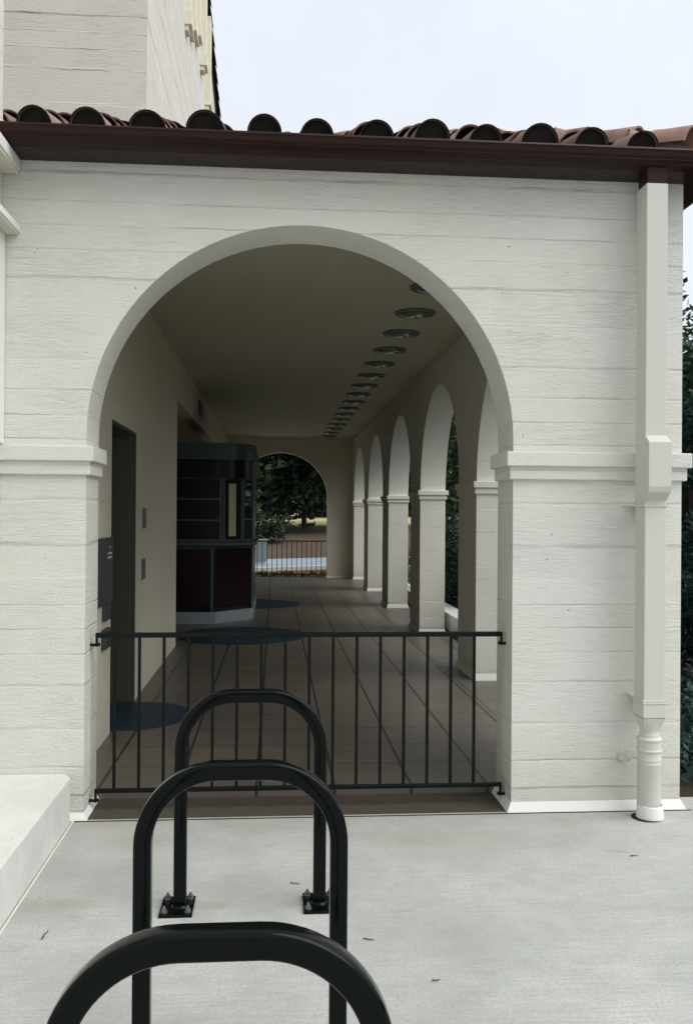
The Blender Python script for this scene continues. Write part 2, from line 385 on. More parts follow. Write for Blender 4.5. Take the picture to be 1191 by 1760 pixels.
# ------------------------------------------------------------------ ground and pavements
def hgt(y):
    pts = [(-50,-.02),(31,-.02),(34,.03),(45,.50),(60,1.0),(90,1.25),(200,1.3),(900,1.3)]
    for (a, b), (c, d) in zip(pts, pts[1:]):
        if y <= c: return b+(d-b)*(y-a)/(c-a)
    return pts[-1][1]
g = MB(); ys = [-40,0,10,20,31,32.5,34,37,41,45,50,55,60,70,90,120,160,200,300,500,900]; xs = [-500,-120,-60,-30,-15,-6,0,6,15,30,60,120,500]
vs = [(x, y, hgt(y)+(.25*math.sin(x*.11) if y > 36 else 0)) for y in ys for x in xs]; n = len(xs)
g.add(vs, [(j*n+i, j*n+i+1, (j+1)*n+i+1, (j+1)*n+i) for j in range(len(ys)-1) for i in range(n-1)], True)
struct(g.build('ground', M['ground']))
g = MB()
g.box(-8, 6, -6, YF-.001, -.015, 0.0); g.box(XE+.001, 6, YF-.001, 4.86, -.014, -.001)
struct(g.build('pavement', M['pave']))
struct(MB().box(XL-.02, XR+.02, YF+.001, YB+.001, -.01, .004).build('sill', M['sill']))
fl = MB().box(XL-.15, XWR, YB, YFAR+.3, 0., HF); fl.box(-3.3, XL-.151, YB+.001, YFAR+.3, 0., HF-.0005)
fl.box(XWR+.0005, XE+.02, 5.2, YFAR+.3, 0., HF-.0007)
struct(fl.build('arcade_floor', M['floor']))
# road seen through the far arch, running at an angle
def rot(x, y, a=R(33), c=(.75, 25.35)):
    return (c[0]+x*math.cos(a)-y*math.sin(a), c[1]+x*math.sin(a)+y*math.cos(a))
def quadstrip(x0, x1, y0, y1, z0, z1): return MB().prism([rot(x0,y0), rot(x1,y0), rot(x1,y1), rot(x0,y1)], z0, z1)
struct(quadstrip(-5, 60, .3, 5.2, -.1, .012).build('road', M['road']))
tag(quadstrip(-5, 60, 0, .28, -.1, .09).build('kerb', M['kerb']), kind='structure')

# ------------------------------------------------------------------ wall builder
def curve(a, b, spring, apex, seg=40):
    if apex is None: return [(a, spring), (b, spring)]
    c, r, h = (a+b)/2, (b-a)/2, apex-spring
    return [(c-r*math.cos(math.pi*k/seg), spring+h*math.sin(math.pi*k/seg)) for k in range(seg+1)]
def wall(mb, s0, s1, z0, z1, t0, t1, ops, axis='X'):
    Pt = (lambda s, t, z: (s, t, z)) if axis == 'X' else (lambda s, t, z: (t, s, z))
    def quad(pts): mb.add(pts, [(0,1,2,3)])
    cur = s0
    def pier(a, b):
        for t in (t0, t1): quad([Pt(a,t,z0), Pt(b,t,z0), Pt(b,t,z1), Pt(a,t,z1)])
    for a, b, spring, apex in ops:
        pier(cur, a); cv = curve(a, b, spring, apex)
        for (p, zp), (q, zq) in zip(cv, cv[1:]):
            for t in (t0, t1): quad([Pt(p,t,zp), Pt(q,t,zq), Pt(q,t,z1), Pt(p,t,z1)])
        full = [(a, z0)]+cv+[(b, z0)]
        vs = []
        for s, z in full: vs += [Pt(s,t0,z), Pt(s,t1,z)]
        mb.add(vs, [(2*i, 2*i+1, 2*i+3, 2*i+2) for i in range(len(full)-1)], True)
        cur = b
    pier(cur, s1)
    for s in (s0, s1): quad([Pt(s,t0,z0), Pt(s,t1,z0), Pt(s,t1,z1), Pt(s,t0,z1)])
    quad([Pt(s0,t0,z1), Pt(s1,t0,z1), Pt(s1,t1,z1), Pt(s0,t1,z1)])
    return mb
def nofix(mb, name, m_, parent):      # walls: keep separate sheets, fix normals per face is not needed
    return mb.build(name, m_, parent)

bld = thing('arcade_building', (AC, YF, 0), 'white board-marked concrete arcade with tall round front arch and a row of side arches', 'building')
nofix(wall(MB(), -1.9, XE, -.02, 3.40, YF, YB, [(XL, XR, 1.94, 3.036)]), 'front_wall', M['wall'], bld)
ops = [(5.75+3.2*k, 8.15+3.2*k, 1.84, 3.02) for k in range(5)]
nofix(wall(MB(), YB+.0005, YFAR+.3, -.02, 3.40, XWR, XE-.004, ops, 'Y'), 'arcade_wall', M['pier'], bld)
nofix(wall(MB(), YB+.0005, YFAR, 0, 3.40, XWL-.16, XWL, [(6.30, 7.42, 2.19, None), (10.42, 19.0, 2.84, None)], 'Y'), 'inner_wall', M['inner'], bld)
nofix(wall(MB(), -3.4, XWR-.0005, 0, 3.40, YFAR, YFAR+.28, [(XL, XR, 1.92, 3.0)]), 'end_wall', M['inner'], bld)
# alcove behind the ticket booth and recess behind the door
al = MB(); al.box(-3.4, -3.25, 10.26, 19.15, 0, 3.4); al.box(-3.25, XWL-.161, 10.26, 10.41, 0, 3.4); al.box(-3.25, XWL-.161, 19.01, 19.15, 0, 3.4)
al.box(-2.1, -2.0, 6.1, 7.6, 0, 3.3); al.box(-2.0, XWL-.161, 6.15, 6.29, 0, 3.3); al.box(-2.0, XWL-.161, 7.45, 7.6, 0, 3.3)
al.build('alcove_wall', M['inner'], bld)
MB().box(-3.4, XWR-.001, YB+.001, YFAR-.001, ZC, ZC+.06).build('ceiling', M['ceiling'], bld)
dl = MB(); dl.box(-1.99, XWL-.003, 6.305, 7.385, 2.165, 2.187); dl.box(-1.99, XWL-.003, 7.386, 7.418, HF+.001, 2.187); dl.build('door_frame', M['dark'], bld)
MB().rbox(-1.96, XWL-.035, 7.350, 7.384, HF+.004, 2.185, .003).build('door', M['dark'], bld)['label'] = 'dark brown door leaf open in the recess by the sign'
# mouldings at the spring of the arches
def impost(mb, x0, x1, y0, y1, zt=1.885, e1=.042, e2=.022, hu=.078, hl=.068):
    mb.rbox(x0-e1, x1+e1, y0-e1, y1+e1, zt-hu, zt, .006)
    mb.rbox(x0-e2, x1+e2, y0-e2, y1+e2, zt-hu-hl, zt-hu+.004, .005)
for a_, b_ in ((-1.9, XL), (XR, XE)):
    im = MB(); impost(im, a_, b_, YF, YB-.03); im.build('impost_moulding', M['wall'], bld)
    im = MB(); im.frustum(a_, b_, YF, YB, 0, .035 if a_ < 0 else .05, .022 if a_ < 0 else .028); im.build('base_flare', M['trim'], bld)
for k in range(6):
    y0, y1 = (YB+.05 if k == 0 else 8.15+3.2*(k-1)), 8.95+3.2*(k-1)
    if k == 5: y1 = YFAR-.05
    im = MB(); impost(im, XWR, XE-.004, y0, y1, 1.86, .035, .018, .06, .055); im.build('arcade_impost', M['pier'], bld)
im = MB(); impost(im, XR, XWR-.1, YFAR+.02, YFAR+.26, 1.86, .016, .008, .05, .05); im.build('arcade_impost', M['inner'], bld)
for k in range(1, 6):
    bs = MB(); bs.frustum(XWR, XE-.004, 8.15+3.2*(k-1), min(8.95+3.2*(k-1), YFAR-.02), HF, HF+.06, .022); bs.build('base_flare', M['trim'], bld)
bs = MB(); bs.frustum(XR, XWR, YFAR, YFAR+.28, HF, HF+.05, .02)
bs.build('base_flare', M['trim'], bld)

# ---- roof
PITCH = math.tan(R(20)); EY, EX, EZ = 4.50, 2.20, 3.425
rf = MB()
yb = 8.55; zf = lambda y: EZ+PITCH*(y-EY); zx = lambda x: EZ+PITCH*(EX-x)
hx = lambda y: EX-(y-EY)          # hip line
XT = -1.25
yh = EY+(EX-XT)                    # where the hip meets the tower side
rf.add([(-6,EY,EZ),(EX,EY,EZ),(XT,yh,zf(yh)),(-6,yh,zf(yh))], [(0,1,2,3)])
rf.add([(EX,EY,EZ),(EX,22,EZ),(XT,22,zx(XT)),(XT,yh,zf(yh))], [(0,1,2,3)])
rf.add([(-6,EY+.02,EZ-.05),(EX-.02,EY+.02,EZ-.05),(EX-.02,22,EZ-.05),(-6,22,EZ-.05)], [(0,1,2,3)])
roof = rf.build('roof', M['tile'], bld)
def barrel(mb, near_black, p, d, length, r0, r1, up, seg=12, inner=True, tilt=0.):
    """tapered half-round tile; p low end, d unit direction up the slope"""
    side = d.cross(up).normalized(); u = side.cross(d).normalized(); side, u = side*math.cos(tilt)+u*math.sin(tilt), u*math.cos(tilt)-side*math.sin(tilt)
    rings = []
    for (c, r) in ((p, r0), (p+d*length-u*.028, r1)):
        rings.append([c+side*r*math.cos(math.pi*k/seg)+u*r*1.04*math.sin(math.pi*k/seg) for k in range(seg+1)])
    n_ = seg+1
    mb.add(rings[0]+rings[1], [(k, k+1, n_+k+1, n_+k) for k in range(seg)], True)
    if inner:
        t = .009
        ri = [p+side*(r0-t)*math.cos(math.pi*k/seg)+u*(r0-t)*1.04*math.sin(math.pi*k/seg) for k in range(seg+1)]
        rj = [q+d*(length*.55)-u*.012 for q in ri]
        if near_black: mb.cur = 1
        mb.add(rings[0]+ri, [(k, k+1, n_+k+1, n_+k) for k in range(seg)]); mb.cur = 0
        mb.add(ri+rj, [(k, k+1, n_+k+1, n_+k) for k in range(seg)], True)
        if near_black:
            mb.cur = 1; q = [x+d*.022 for x in ri]; mb.add(q, [tuple(range(len(q)))]); mb.cur = 0  # eave tile rims and inset plugs: hollow's shade painted as near-black colour
tl = MB()
dF = Vector((0, 1, PITCH)).normalized(); dE = Vector((-1, 0, PITCH)).normalized(); Z3 = Vector((0,0,1))
rr = random.Random(3)
for k in range(-22, 8):
    xc = .205+.277*k
    for c in range(13):
        y = EY-.015+c*.335*dF.y
        if y-EY > EX-xc-.12 or (y > yb and xc > -1.3) or y > 8.4: break
        j = rr.uniform(-.016, .016); jr = rr.uniform(-.009, .007)
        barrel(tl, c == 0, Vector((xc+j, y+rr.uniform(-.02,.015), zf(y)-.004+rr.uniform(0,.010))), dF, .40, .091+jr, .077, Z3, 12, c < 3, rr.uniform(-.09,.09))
for k in range(64):
    yc = 4.70+.277*k
    for c in range(11):
        x = EX+.015-c*.335*dE.x*-1
        if EX-x > yc-EY-.12 or x < XT+.1: break
        barrel(tl, c == 0, Vector((x, yc, zx(x)+.004)), dE, .40, .093, .078, Z3, 8, c == 0)
tl.build('roof_tiles', [M['tile'], M['near_black']], roof)
hp = MB(); dH = Vector((-1, 1, PITCH)).normalized(); p0 = Vector((EX-.07, EY+.03, EZ+.03))
for i in range(13):
    barrel(hp, False, p0+dH*(.30*i)+Vector((0,0,.012)), dH, .37, .098, .082, Z3, 14, True)
hp.build('hip_tiles', M['tile'], roof)
# gutter: moulded profile, round the corner
prof = [(0.0,3.405),(-.006,3.412),(-.018,3.412),(-.022,3.402),(-.016,3.392),(-.012,3.372),(-.004,3.362),(-.010,3.353),(.004,3.345),(.020,3.334),(.060,3.322),(.215,3.318),(.215,3.34),(.03,3.345),(.012,3.40)]
gt = MB(); gy = 4.45; gx = XE+.22
path = [((-1.9, gy), (0,1)), ((gx, gy), None), ((gx, 22.0), (-1,0))]
ring = []
for q in prof:
    a = [(-1.9, gy+q[0], q[1]), (gx-q[0], gy+q[0], q[1]), (gx-q[0], 22.0, q[1])]; ring.append(a)
n_ = len(prof); vs = []
for i in range(3): vs += [ring[j][i] for j in range(n_)]
gt.add(vs, [(i*n_+j, i*n_+(j+1)%n_, (i+1)*n_+(j+1)%n_, (i+1)*n_+j) for i in range(2) for j in range(n_)])
gt.build('gutter', M['gutter'], bld)
sf = MB().box(-1.9, gx-.2, YF-.05, YF+.0, 3.352, 3.395); sf.box(XE-.01, gx-.19, YF+.01, 22, 3.352, 3.39)
sf.build('eave_board', M['gutter'], bld)

# ------------------------------------------------------------------ tower building behind
tw = thing('tower_building', (-3.6, 8.587, 0), 'tall cream concrete block rising behind the tiled eave at the upper left', 'building')
TX = -1.22
topz = lambda y: 10.09-.225*(y-15.24)
t_ = MB(); t_.add([(-7,8.587,0),(TX,8.587,3.9),(TX,8.587,0),(TX,8.587,topz(8.587)),(-7,8.587,topz(8.587))], [(0,2,1,3,4)])
t_.build('front_wall', M['tower'], tw)
t_ = MB(); t_.add([(TX,8.587,3.45),(TX,26,3.45),(TX,26,topz(26)),(TX,8.587,topz(8.587))], [(0,1,2,3)])
t_.add([(-7,8.587,3.45),(-7,26,3.45),(-7,26,topz(26)),(-7,8.587,topz(8.587))], [(0,1,2,3)])
t_.add([(-7,26,0),(TX,26,0),(TX,26,topz(26)),(-7,26,topz(26))], [(0,1,2,3)])
t_.build('side_wall', M['tower'], tw)
t_ = MB(); t_.add([(-7.1,8.4,topz(8.4)+.02),(TX+.02,8.4,topz(8.4)+.02),(TX+.02,26.2,topz(26.2)+.02),(-7.1,26.2,topz(26.2)+.02)], [(0,1,2,3)])
trf = t_.build('roof', M['tile'], tw)
t_ = MB(); dR = Vector((0, -1, .225)).normalized()
for i in range(38):
    y = 26.2-i*.47
    barrel(t_, False, Vector((TX+.0, y, topz(y)-.0)), dR, .58, .105, .085, Z3, 10, True)
t_.build('rake_tiles', M['near_black'], trf)
for (y, zb, w_) in ((12.30, 6.72, 1.), (12.92, 7.14, 1.), (13.75, 7.45, 1.), (14.30, 7.25, 1.), (15.2, 8.0, .9)):
    pass
from_px = [(318,330,50,17),(326,338,60,28),(335,346,69,38),(344,356,119,92),(352,364,187,177)]
Yv = lambda u: None
def ray(u, v):
    a, b = u-595.5, v-880; c, s = math.cos(ROL), math.sin(ROL)
    d = RR*((a)/1559.04) + UU*(-(b)/1559.04) + F_
    return d
for (u0, u1, vb, vc) in from_px:
    d = ray(u0, vb); t = (TX-0)/d.x; y = t*d.y; zb = 1.55+t*d.z
    dc = ray(u0, vc); zc = 1.55+t*dc.z
    # depth of projection from the front face width in the photo
    d1 = ray(u1, vb); xo = y/d1.y*d1.x
    xo = min(max(xo, TX+.05), TX+.11)
    p = MB(); p.rbox(TX-.01, xo-.018, y+.03, y+.26, zc, topz(y+.26)-.1, .004)
    p.rbox(TX-.01, xo, y, y+.29, zb+.07, zc+.002, .004); p.rbox(TX-.01, xo-.04, y+.02, y+.2, zb, zb+.072, .004)
    pn = p.build('wall_bracket', M['bracket'], tw)

# ------------------------------------------------------------------ building on the left edge
lb = thing('adjoining_building', (-1.7, 3.0, 0), 'white wall with two projecting ledges at the extreme left edge of the photo', 'building')
MB().box(-6, -1.372, -5, YF-.002, -.02, 8.).build('wall', M['wall'], lb)
a_ = MB(); a_.rbox(-1.40, -1.290, .7, YF-.003, 3.245, 3.31, .004); a_.build('cornice', M['underside'], lb)
a_ = MB(); a_.rbox(-1.295, -1.283, .7, YF-.004, 3.262, 3.318, .002); a_.build('cornice_edge', M['ledge'], lb)
a_ = MB(); a_.rbox(-1.40, -1.290, .7, YF-.003, 2.940, 2.975, .004); a_.build('window_hood', M['underside'], lb)
a_ = MB(); a_.rbox(-1.293, -1.282, .7, YF-.004, 2.952, 2.985, .002); a_.build('hood_edge', M['ledge'], lb)
a_ = MB(); a_.rbox(-1.40, -1.353, 4.50, YF-.004, 1.89, 2.938, .004); a_.build('window_trim', M['ledge'], lb)
pl = MB(); pl.prism([(-1.9,.4),(-1.0,.4),(-1.0,4.60),(-1.045,YF-.001),(-1.9,YF-.001)], 0, .235)
pl = pl.build('concrete_plinth', M['plinth']); tag(pl, 'low pale concrete plinth with a clipped corner against the left pier', 'plinth')
bv = pl.modifiers.new('b', 'BEVEL'); bv.width = .008; bv.segments = 2; bv.limit_method = 'ANGLE'
struct(MB().box(-.999, -.988, .4, YF-.01, 0.0, .0035).build('pavement_joint', M['pier']))

# ------------------------------------------------------------------ drainpipe
dp = thing('drainpipe', (1.93, 4.56, 0), 'white square drainpipe with a hopper bend and round foot on the right pier', 'drainpipe')
MB().rbox(1.876, 1.980, 4.480, 4.597, 3.235, 3.333, .003).build('gutter_outlet', M['gutter'], dp)
p = MB(); p.rbox(1.872, 1.984, 4.475, 4.60, 1.93, 3.248, .004); p.rbox(1.872, 1.984, 4.475, 4.60, .60, 1.64, .004)
p.build('square_pipe', M['pipe'], dp)
def loft(mb, rings):
    n_ = len(rings[0]); vs = [q for r_ in rings for q in r_]
    mb.add(vs, [(i*n_+j, i*n_+(j+1)%n_, (i+1)*n_+(j+1)%n_, (i+1)*n_+j) for i in range(len(rings)-1) for j in range(n_)])
    mb.add(rings[0], [tuple(range(n_))[::-1]]); mb.add(rings[-1], [tuple(range(n_))])
def rect(x0, x1, y0, y1, z): return [(x0,y0,z),(x1,y0,z),(x1,y1,z),(x0,y1,z)]
p = MB(); loft(p, [rect(1.872,1.984,4.49,4.60,1.62), rect(1.864,1.982,4.42,4.585,1.672), rect(1.864,1.982,4.41,4.585,1.70),
                   rect(1.864,1.982,4.41,4.585,1.925), rect(1.872,1.984,4.478,4.60,1.965)])
p.build('offset_box', M['pipe'], dp)
for z in (1.60, .606):
    p = MB(); p.prism([(1.835,YF-.006),(1.8655,YF-.006),(1.8655,4.470),(1.9905,4.470),(1.9905,YF-.006),(2.02,YF-.006),(2.02,YF-.001),(1.835,YF-.001)], z, z+.010)
    p.build('strap', M['pipe'], dp)
p = MB(); p.rbox(1.866, 1.990, 4.469, 4.606, .594, .606, .003); p.rbox(1.869, 1.987, 4.472, 4.603, .524, .594, .003)
cx, cy, r_ = 1.93, 4.54, .052
def circ(r, z, n=24): return [(cx+r*math.cos(R(-135)+2*math.pi*k/n), cy+r*math.sin(R(-135)+2*math.pi*k/n), z) for k in range(n)]
def rsq(z, n=24):
    o = []
    for k in range(n):
        a = R(-135)+2*math.pi*k/n; c, s = math.cos(a), math.sin(a); q = 1/max(abs(c), abs(s)); o.append((1.928+.058*c*q, 4.5375+.064*s*q, z))
    return o
p2 = MB(); rings = [circ(.047, .43), circ(.048, .45), rsq(.523)]
n_ = 24; vs = [q for r__ in rings for q in r__]; p2.add(vs, [(i*n_+j, i*n_+(j+1)%n_, (i+1)*n_+(j+1)%n_, (i+1)*n_+j) for i in range(2) for j in range(n_)], False)
p.v += []; p.add(p2.v, p2.f); p.build('reducer', M['pipe'], dp)
p = MB(); p.lathe((cx, cy, 0), [(.048,.44),(.050,.437),(.0505,.43),(.05,.42),(.056,.415),(.064,.412),(.066,.406),(.064,.40),(.0605,.397),(.0605,.358),(.065,.355),(.0665,.350),(.065,.345),(.060,.341),(.060,.305),(.0615,.302),(.060,.299),(.060,.285),(.0615,.282),(.060,.279),(.060,.0)], 28)
p.build('round_pipe', M['pipe'], dp)
p = MB(); p.lathe((cx+.004, cy-.004, 0), [(.060,.07),(.064,.066),(.068,.03),(.070,.003),(.0,.003)], 24); p.build('pipe_foot', M['trim'], dp)
p = MB(); p.cyl((1.835, YF+.0, .285), (1.835, YF-.03, .285), .026, .024, 16); p.cyl((1.81, YF, .275), (1.87, YF-.02, .275), .012, .012, 10)
p.build('cleanout_cap', M['pipe'], dp)

# ------------------------------------------------------------------ railings
def railing(name, label, x0, x1, y, ztop, zbot, first, step, nb, br, z0, group=None, hooks=True):
    t = thing(name, ((x0+x1)/2, y, z0), label, 'railing', group)
    MB().rbox(x0, x1, y-.012, y+.012, ztop-.026, ztop, .004).build('top_rail', M['rail'], t)
    MB().rbox(x0, x1, y-.011, y+.011, zbot-.011, zbot+.011, .004).build('bottom_rail', M['rail'], t)
    b0 = MB().box(first-br, first+br, y-br, y+br, zbot+.011, ztop-.026).build('baluster', M['rail'], t)
    for i in range(1, nb):
        c = b0.copy(); COL.objects.link(c); c.parent = t; c.location.x = i*step
    if hooks:
        for xe, sgn in ((x0, -1), (x1, 1)):
            for z in (ztop-.013, zbot):
                h = MB(); xa = xe-sgn*.012
                h.rbox(min(xa, xe), max(xa, xe), y-.008, y+.008, z-.060, z+.0105, .003)
                h.cyl((xe-sgn*.012, y, z-.050), (xe+sgn*.034, y, z-.050), .008, .008, 10)
                h.cyl((xe-sgn*.022, y, z-.048), (xe-sgn*.010, y, z-.048), .010, .008, 10)
                h.build('bracket', M['rail'], t)
    return t
railing('arch_railing', 'black metal railing with upright bars across the front arch', XL+.028, XR-.018, 4.80, .926, .105, -.822, .1262, 16, .0075, 0)
railing('far_railing', 'distant thin dark railing across the arch at the far end', XL+.02, XR-.02, YFAR+.14, .92, .12, -.87, .1165, 18, .008, HF, hooks=False)

# ------------------------------------------------------------------ bicycle rack hoops
HX, HW, HT, RO = -.0855, .545, .856, .205
def hoop():
    t = thing('bike_rack_hoop', (HX, 3.60, 0), 'rearmost black steel rack hoop, its bolted base plates in view', 'bike rack', 'bicycle rack hoops')
    hw = .025; rc = .009; pr = []
    for cx_, cz_, a0 in ((hw-rc, hw-rc, 0), (-hw+rc, hw-rc, 90), (-hw+rc, -hw+rc, 180), (hw-rc, -hw+rc, 270)):
        for k in range(5): a = R(a0+22.5*k); pr.append((cx_+rc*math.cos(a), cz_+rc*math.sin(a)))
    zc = HT-.025; path = [(HX-HW/2, 3.6, .012)]
    for k in range(19): a = R(180-5*k); path.append((HX-HW/2+RO+RO*math.cos(a), 3.6, zc-RO+RO*math.sin(a)))
    for k in range(19): a = R(90-5*k); path.append((HX+HW/2-RO+RO*math.cos(a), 3.6, zc-RO+RO*math.sin(a)))
    path.append((HX+HW/2, 3.6, .012))
    MB().sweep(path, pr).build('hoop', M['black'], t)
    for s in (-1, 1):
        cx_ = HX+s*HW/2 - (.010 if s < 0 else -.0)
        pm = MB().rbox(cx_-.064, cx_+.064, 3.515, 3.690, .0, .012, .002).build('base_plate', M['black'], t)
        for (bx, by) in ((-.045,-.06),(.045,-.06),(-.045,.062),(.045,.062)):
            b = MB(); b.cyl((cx_+bx, 3.602+by, .012), (cx_+bx, 3.602+by, .015), .014, .014, 16)
            b.cyl((cx_+bx, 3.602+by, .015), (cx_+bx, 3.602+by, .026), .0105, .0105, 6, smooth=False)
            b.cyl((cx_+bx, 3.602+by, .026), (cx_+bx, 3.602+by, .036), .005, .005, 10)
            b.build('bolt', M['bolt'], pm)
        w_ = MB().cyl((HX+s*HW/2, 3.6, .012), (HX+s*HW/2, 3.6, .020), .036, .031, 20); w_.build('weld', M['black'], t)
    return t
h0 = hoop()
for y, lab in ((2.56, 'middle black steel rack hoop, arched between the nearest hoop and the rearmost one'), (1.535, 'nearest black steel rack hoop, cut off by the bottom edge of the photo')):
    c = copy_tree(h0); c.location = (HX, y, 0); c['label'] = lab

# ------------------------------------------------------------------ ceiling lights
def lamp(y):
    t = thing('ceiling_light', (1.212, y, ZC), 'x', 'ceiling light', 'round lights along the arcade ceiling')
    MB().lathe((1.212, y, ZC), [(.180,.0),(.182,-.010),(.176,-.018),(.160,-.020),(.150,-.012),(.148,0)], 32).build('trim_ring', M['ring'], t)
    MB().lathe((1.212, y, ZC), [(.149,-.008),(.140,-.020),(.110,-.034),(.07,-.043),(.03,-.047),(.0005,-.048)], 32).build('lens', M['lens'], t)
    return t
ordn = ['first','second','third','fourth','fifth','sixth','seventh','eighth','ninth','tenth','eleventh','twelfth','thirteenth','fourteenth','fifteenth','sixteenth']
l0 = lamp(6.965); l0['label'] = 'round dark ceiling light half hidden behind the front arch, first of the row'
for i in range(1, 16):
    c = copy_tree(l0); c.location.y = 6.965+.901*i
    c['label'] = ordn[i]+' round dark light along the arcade ceiling, counted from the front arch' if i < 15 else 'farthest round dark light on the arcade ceiling, next to the end wall'

# ------------------------------------------------------------------ floor mats, wall plates, sign
for (x, y, r, lab) in ((-.37, 15.2, .79, 'round blue floor disc beyond the ticket booth'), (-.39, 11.28, .80, 'large round blue floor disc just in front of the ticket booth'), (-1.07, 6.84, .47, 'smaller round blue floor disc half inside the doorway recess behind the railing')):
    d = MB(); pts = [(x+r*math.cos(a*math.pi/32), y+r*math.sin(a*math.pi/32)) for a in range(64)]
    d.prism(pts, HF+.002, HF+.006); tag(d.build('floor_disc', M['blue']), lab, 'floor disc', 'round blue floor discs')
def plate(y0, y1, z0, z1, lab):
    t = thing('wall_plate', (XWL, (y0+y1)/2, z0), lab, 'wall plate', 'small plates on the inner wall')
    MB().rbox(XWL, XWL+.008, y0, y1, z0, z1, .002).build('frame', M['plateframe'], t)
    MB().rbox(XWL+.004, XWL+.012, y0+.02, y1-.02, z0+.012, z1-.012, .001).build('face', M['plate'], t)
plate(7.68, 7.93, 1.41, 1.60, 'upper small dark plate on the tan wall beside the doorway recess')
plate(7.66, 7.91, .98, 1.17, 'lower small dark plate on the tan wall beside the doorway recess')
sg = thing('wall_sign', (XWL, 6.07, .95), 'dark grey sign panel with short pale lines on the wall behind the left jamb', 'sign')
MB().rbox(XWL+.001, XWL+.02, 5.70, 6.27, .95, 1.385, .003).build('panel', M['signm'], sg)
t_ = MB(); t_.box(XWL+.02, XWL+.0215, 6.07, 6.22, 1.275, 1.287); t_.box(XWL+.02, XWL+.0215, 6.07, 6.21, 1.248, 1.260); t_.box(XWL+.02, XWL+.0215, 6.13, 6.17, 1.318, 1.326)
t_.build('lettering', M['letter'], sg)
MB().rbox(XWL+.001, XWL+.03, 5.98, 6.13, .845, .955, .002).build('hanging_tab', M['signm'], sg)
fb = MB(); fb.rbox(XWL+.001, XWL+.03, 5.96, 6.15, .66, .79, .004)
tag(fb.build('wall_box', M['signm']), 'small dark box on the wall under the grey sign panel', 'wall box')
vb = thing('wall_speaker', (XWL, 13.5, 2.97), 'small dark slotted speaker high on the wall above the booth opening', 'speaker')
MB().rbox(XWL, XWL+.03, 13.2, 13.75, 2.98, 3.19, .004).build('housing', M['plate'], vb)
t_ = MB()
for k in range(5): t_.box(XWL+.03, XWL+.033, 13.24, 13.71, 3.005+.035*k, 3.020+.035*k)
t_.build('grille', M['signm'], vb)

# ------------------------------------------------------------------ ticket booth
bt = thing('ticket_booth', (-1.2, 13.6, HF), 'dark maroon streamlined ticket booth with metal trim bands and a small lit window', 'ticket booth')
def offs(P, e):      # push open outline outwards (P runs so that outside is on its right)
    o = []
    for i, p in enumerate(P):
        a = Vector(P[max(i-1,0)]); b = Vector(P[min(i+1,len(P)-1)]); p = Vector(p)
        d1 = (p-a).normalized() if i else (b-p).normalized(); d2 = (b-p).normalized() if i < len(P)-1 else d1
        n1 = Vector((d1.y,-d1.x)); n2 = Vector((d2.y,-d2.x)); n_ = (n1+n2).normalized(); o.append(tuple(p+n_*e/max(.3, n_.dot(n1))))
    return o
def shell(P, z0, z1): return MB().prism(list(P)+[(-2.6, 15.2)], z0, z1) 
def ribbon(mb, P, z0, z1, e, t=.02):
    o_, i_ = offs(P, e), offs(P, e-t); n_ = len(P)
    vs = [(x,y,z0) for x,y in o_]+[(x,y,z1) for x,y in o_]+[(x,y,z0) for x,y in i_]+[(x,y,z1) for x,y in i_]; fs = []
    for i in range(n_-1):
        fs += [(i,i+1,n_+i+1,n_+i), (2*n_+i,3*n_+i,3*n_+i+1,2*n_+i+1), (n_+i,n_+i+1,3*n_+i+1,3*n_+i), (i,2*n_+i,2*n_+i+1,i+1)]
    fs += [(0,n_,3*n_,2*n_), (n_-1,3*n_-1,4*n_-1,2*n_-1)]
    mb.add(vs, fs); return mb
LOW = [(-2.6,12.50),(-.80,12.50),(-.315,13.06),(-.315,15.2)]
MID = [(-2.6,12.47),(-.71,12.47),(-.45,12.68),(-.315,13.06),(-.315,15.2)]
arc = [(-.80+.50*math.cos(R(-90+7.5*k)), 13.0+.56*math.sin(R(-90+7.5*k))) for k in range(13)]
TOP = [(-2.6,12.44)]+arc+[(-.30,15.2)]
shell(offs(LOW, -.03), HF, HF+.24).build('plinth', M['near_black'], bt)
shell(LOW, HF+.235, 1.11).build('lower_panels', M['maroon'], bt)
shell(MID, 1.155, 2.035).build('upper_panels', M['maroon'], bt)
shell(TOP, 2.03, 2.29).build('fascia', M['maroon'], bt)
c_ = MB()
for z0, z1, e in ((2.285,2.33,.03),(2.33,2.35,.018),(2.35,2.40,.034),(2.40,2.42,.020),(2.42,2.47,.036),(2.47,2.515,.028)): ribbon(c_, TOP, z0, z1, e, .03+e)
c_.build('cornice', M['alu'], bt)
shell(offs(TOP, .01), 2.29, 2.505).build('roof', M['alu'], bt)
ribbon(MB(), LOW[:3]+[(-.315,15.2)], HF+.0, HF+.155, .012, .05).build('kick_panel', M['kick'], bt)
k_ = MB()
for z in (2.02, 1.165): ribbon(k_, MID, z, z+.03, .014, .02)
for z in (1.735, 1.445): ribbon(k_, MID[:2], z, z+.024, .012, .02)
def post(mb, P, s, w_, z0, z1, e=.014):
    ribbon(mb, s, z0, z1, e, .03)
def seg(P, i, a, b):
    p, q = Vector(P[i]), Vector(P[i+1]); return [tuple(p.lerp(q, a)), tuple(p.lerp(q, b))]
for (i, a, b) in ((1,-.02,.10),(1,.90,1.0),(2,.0,.12),(2,.86,1.0)): ribbon(k_, seg(MID, i, max(a,0), b), 1.19, 2.02, .015, .03)
ribbon(k_, seg(MID, 0, .982, 1.), 1.19, 2.02, .015, .03)
for z in (1.46, 1.74): ribbon(k_, seg(MID, 2, .12, .86), z, z+.022, .013, .02)
for (i, a, b) in ((0,.965,.985),(1,.955,1.)): ribbon(k_, seg(LOW, i, a, b), .2, 1.08, .014, .03)
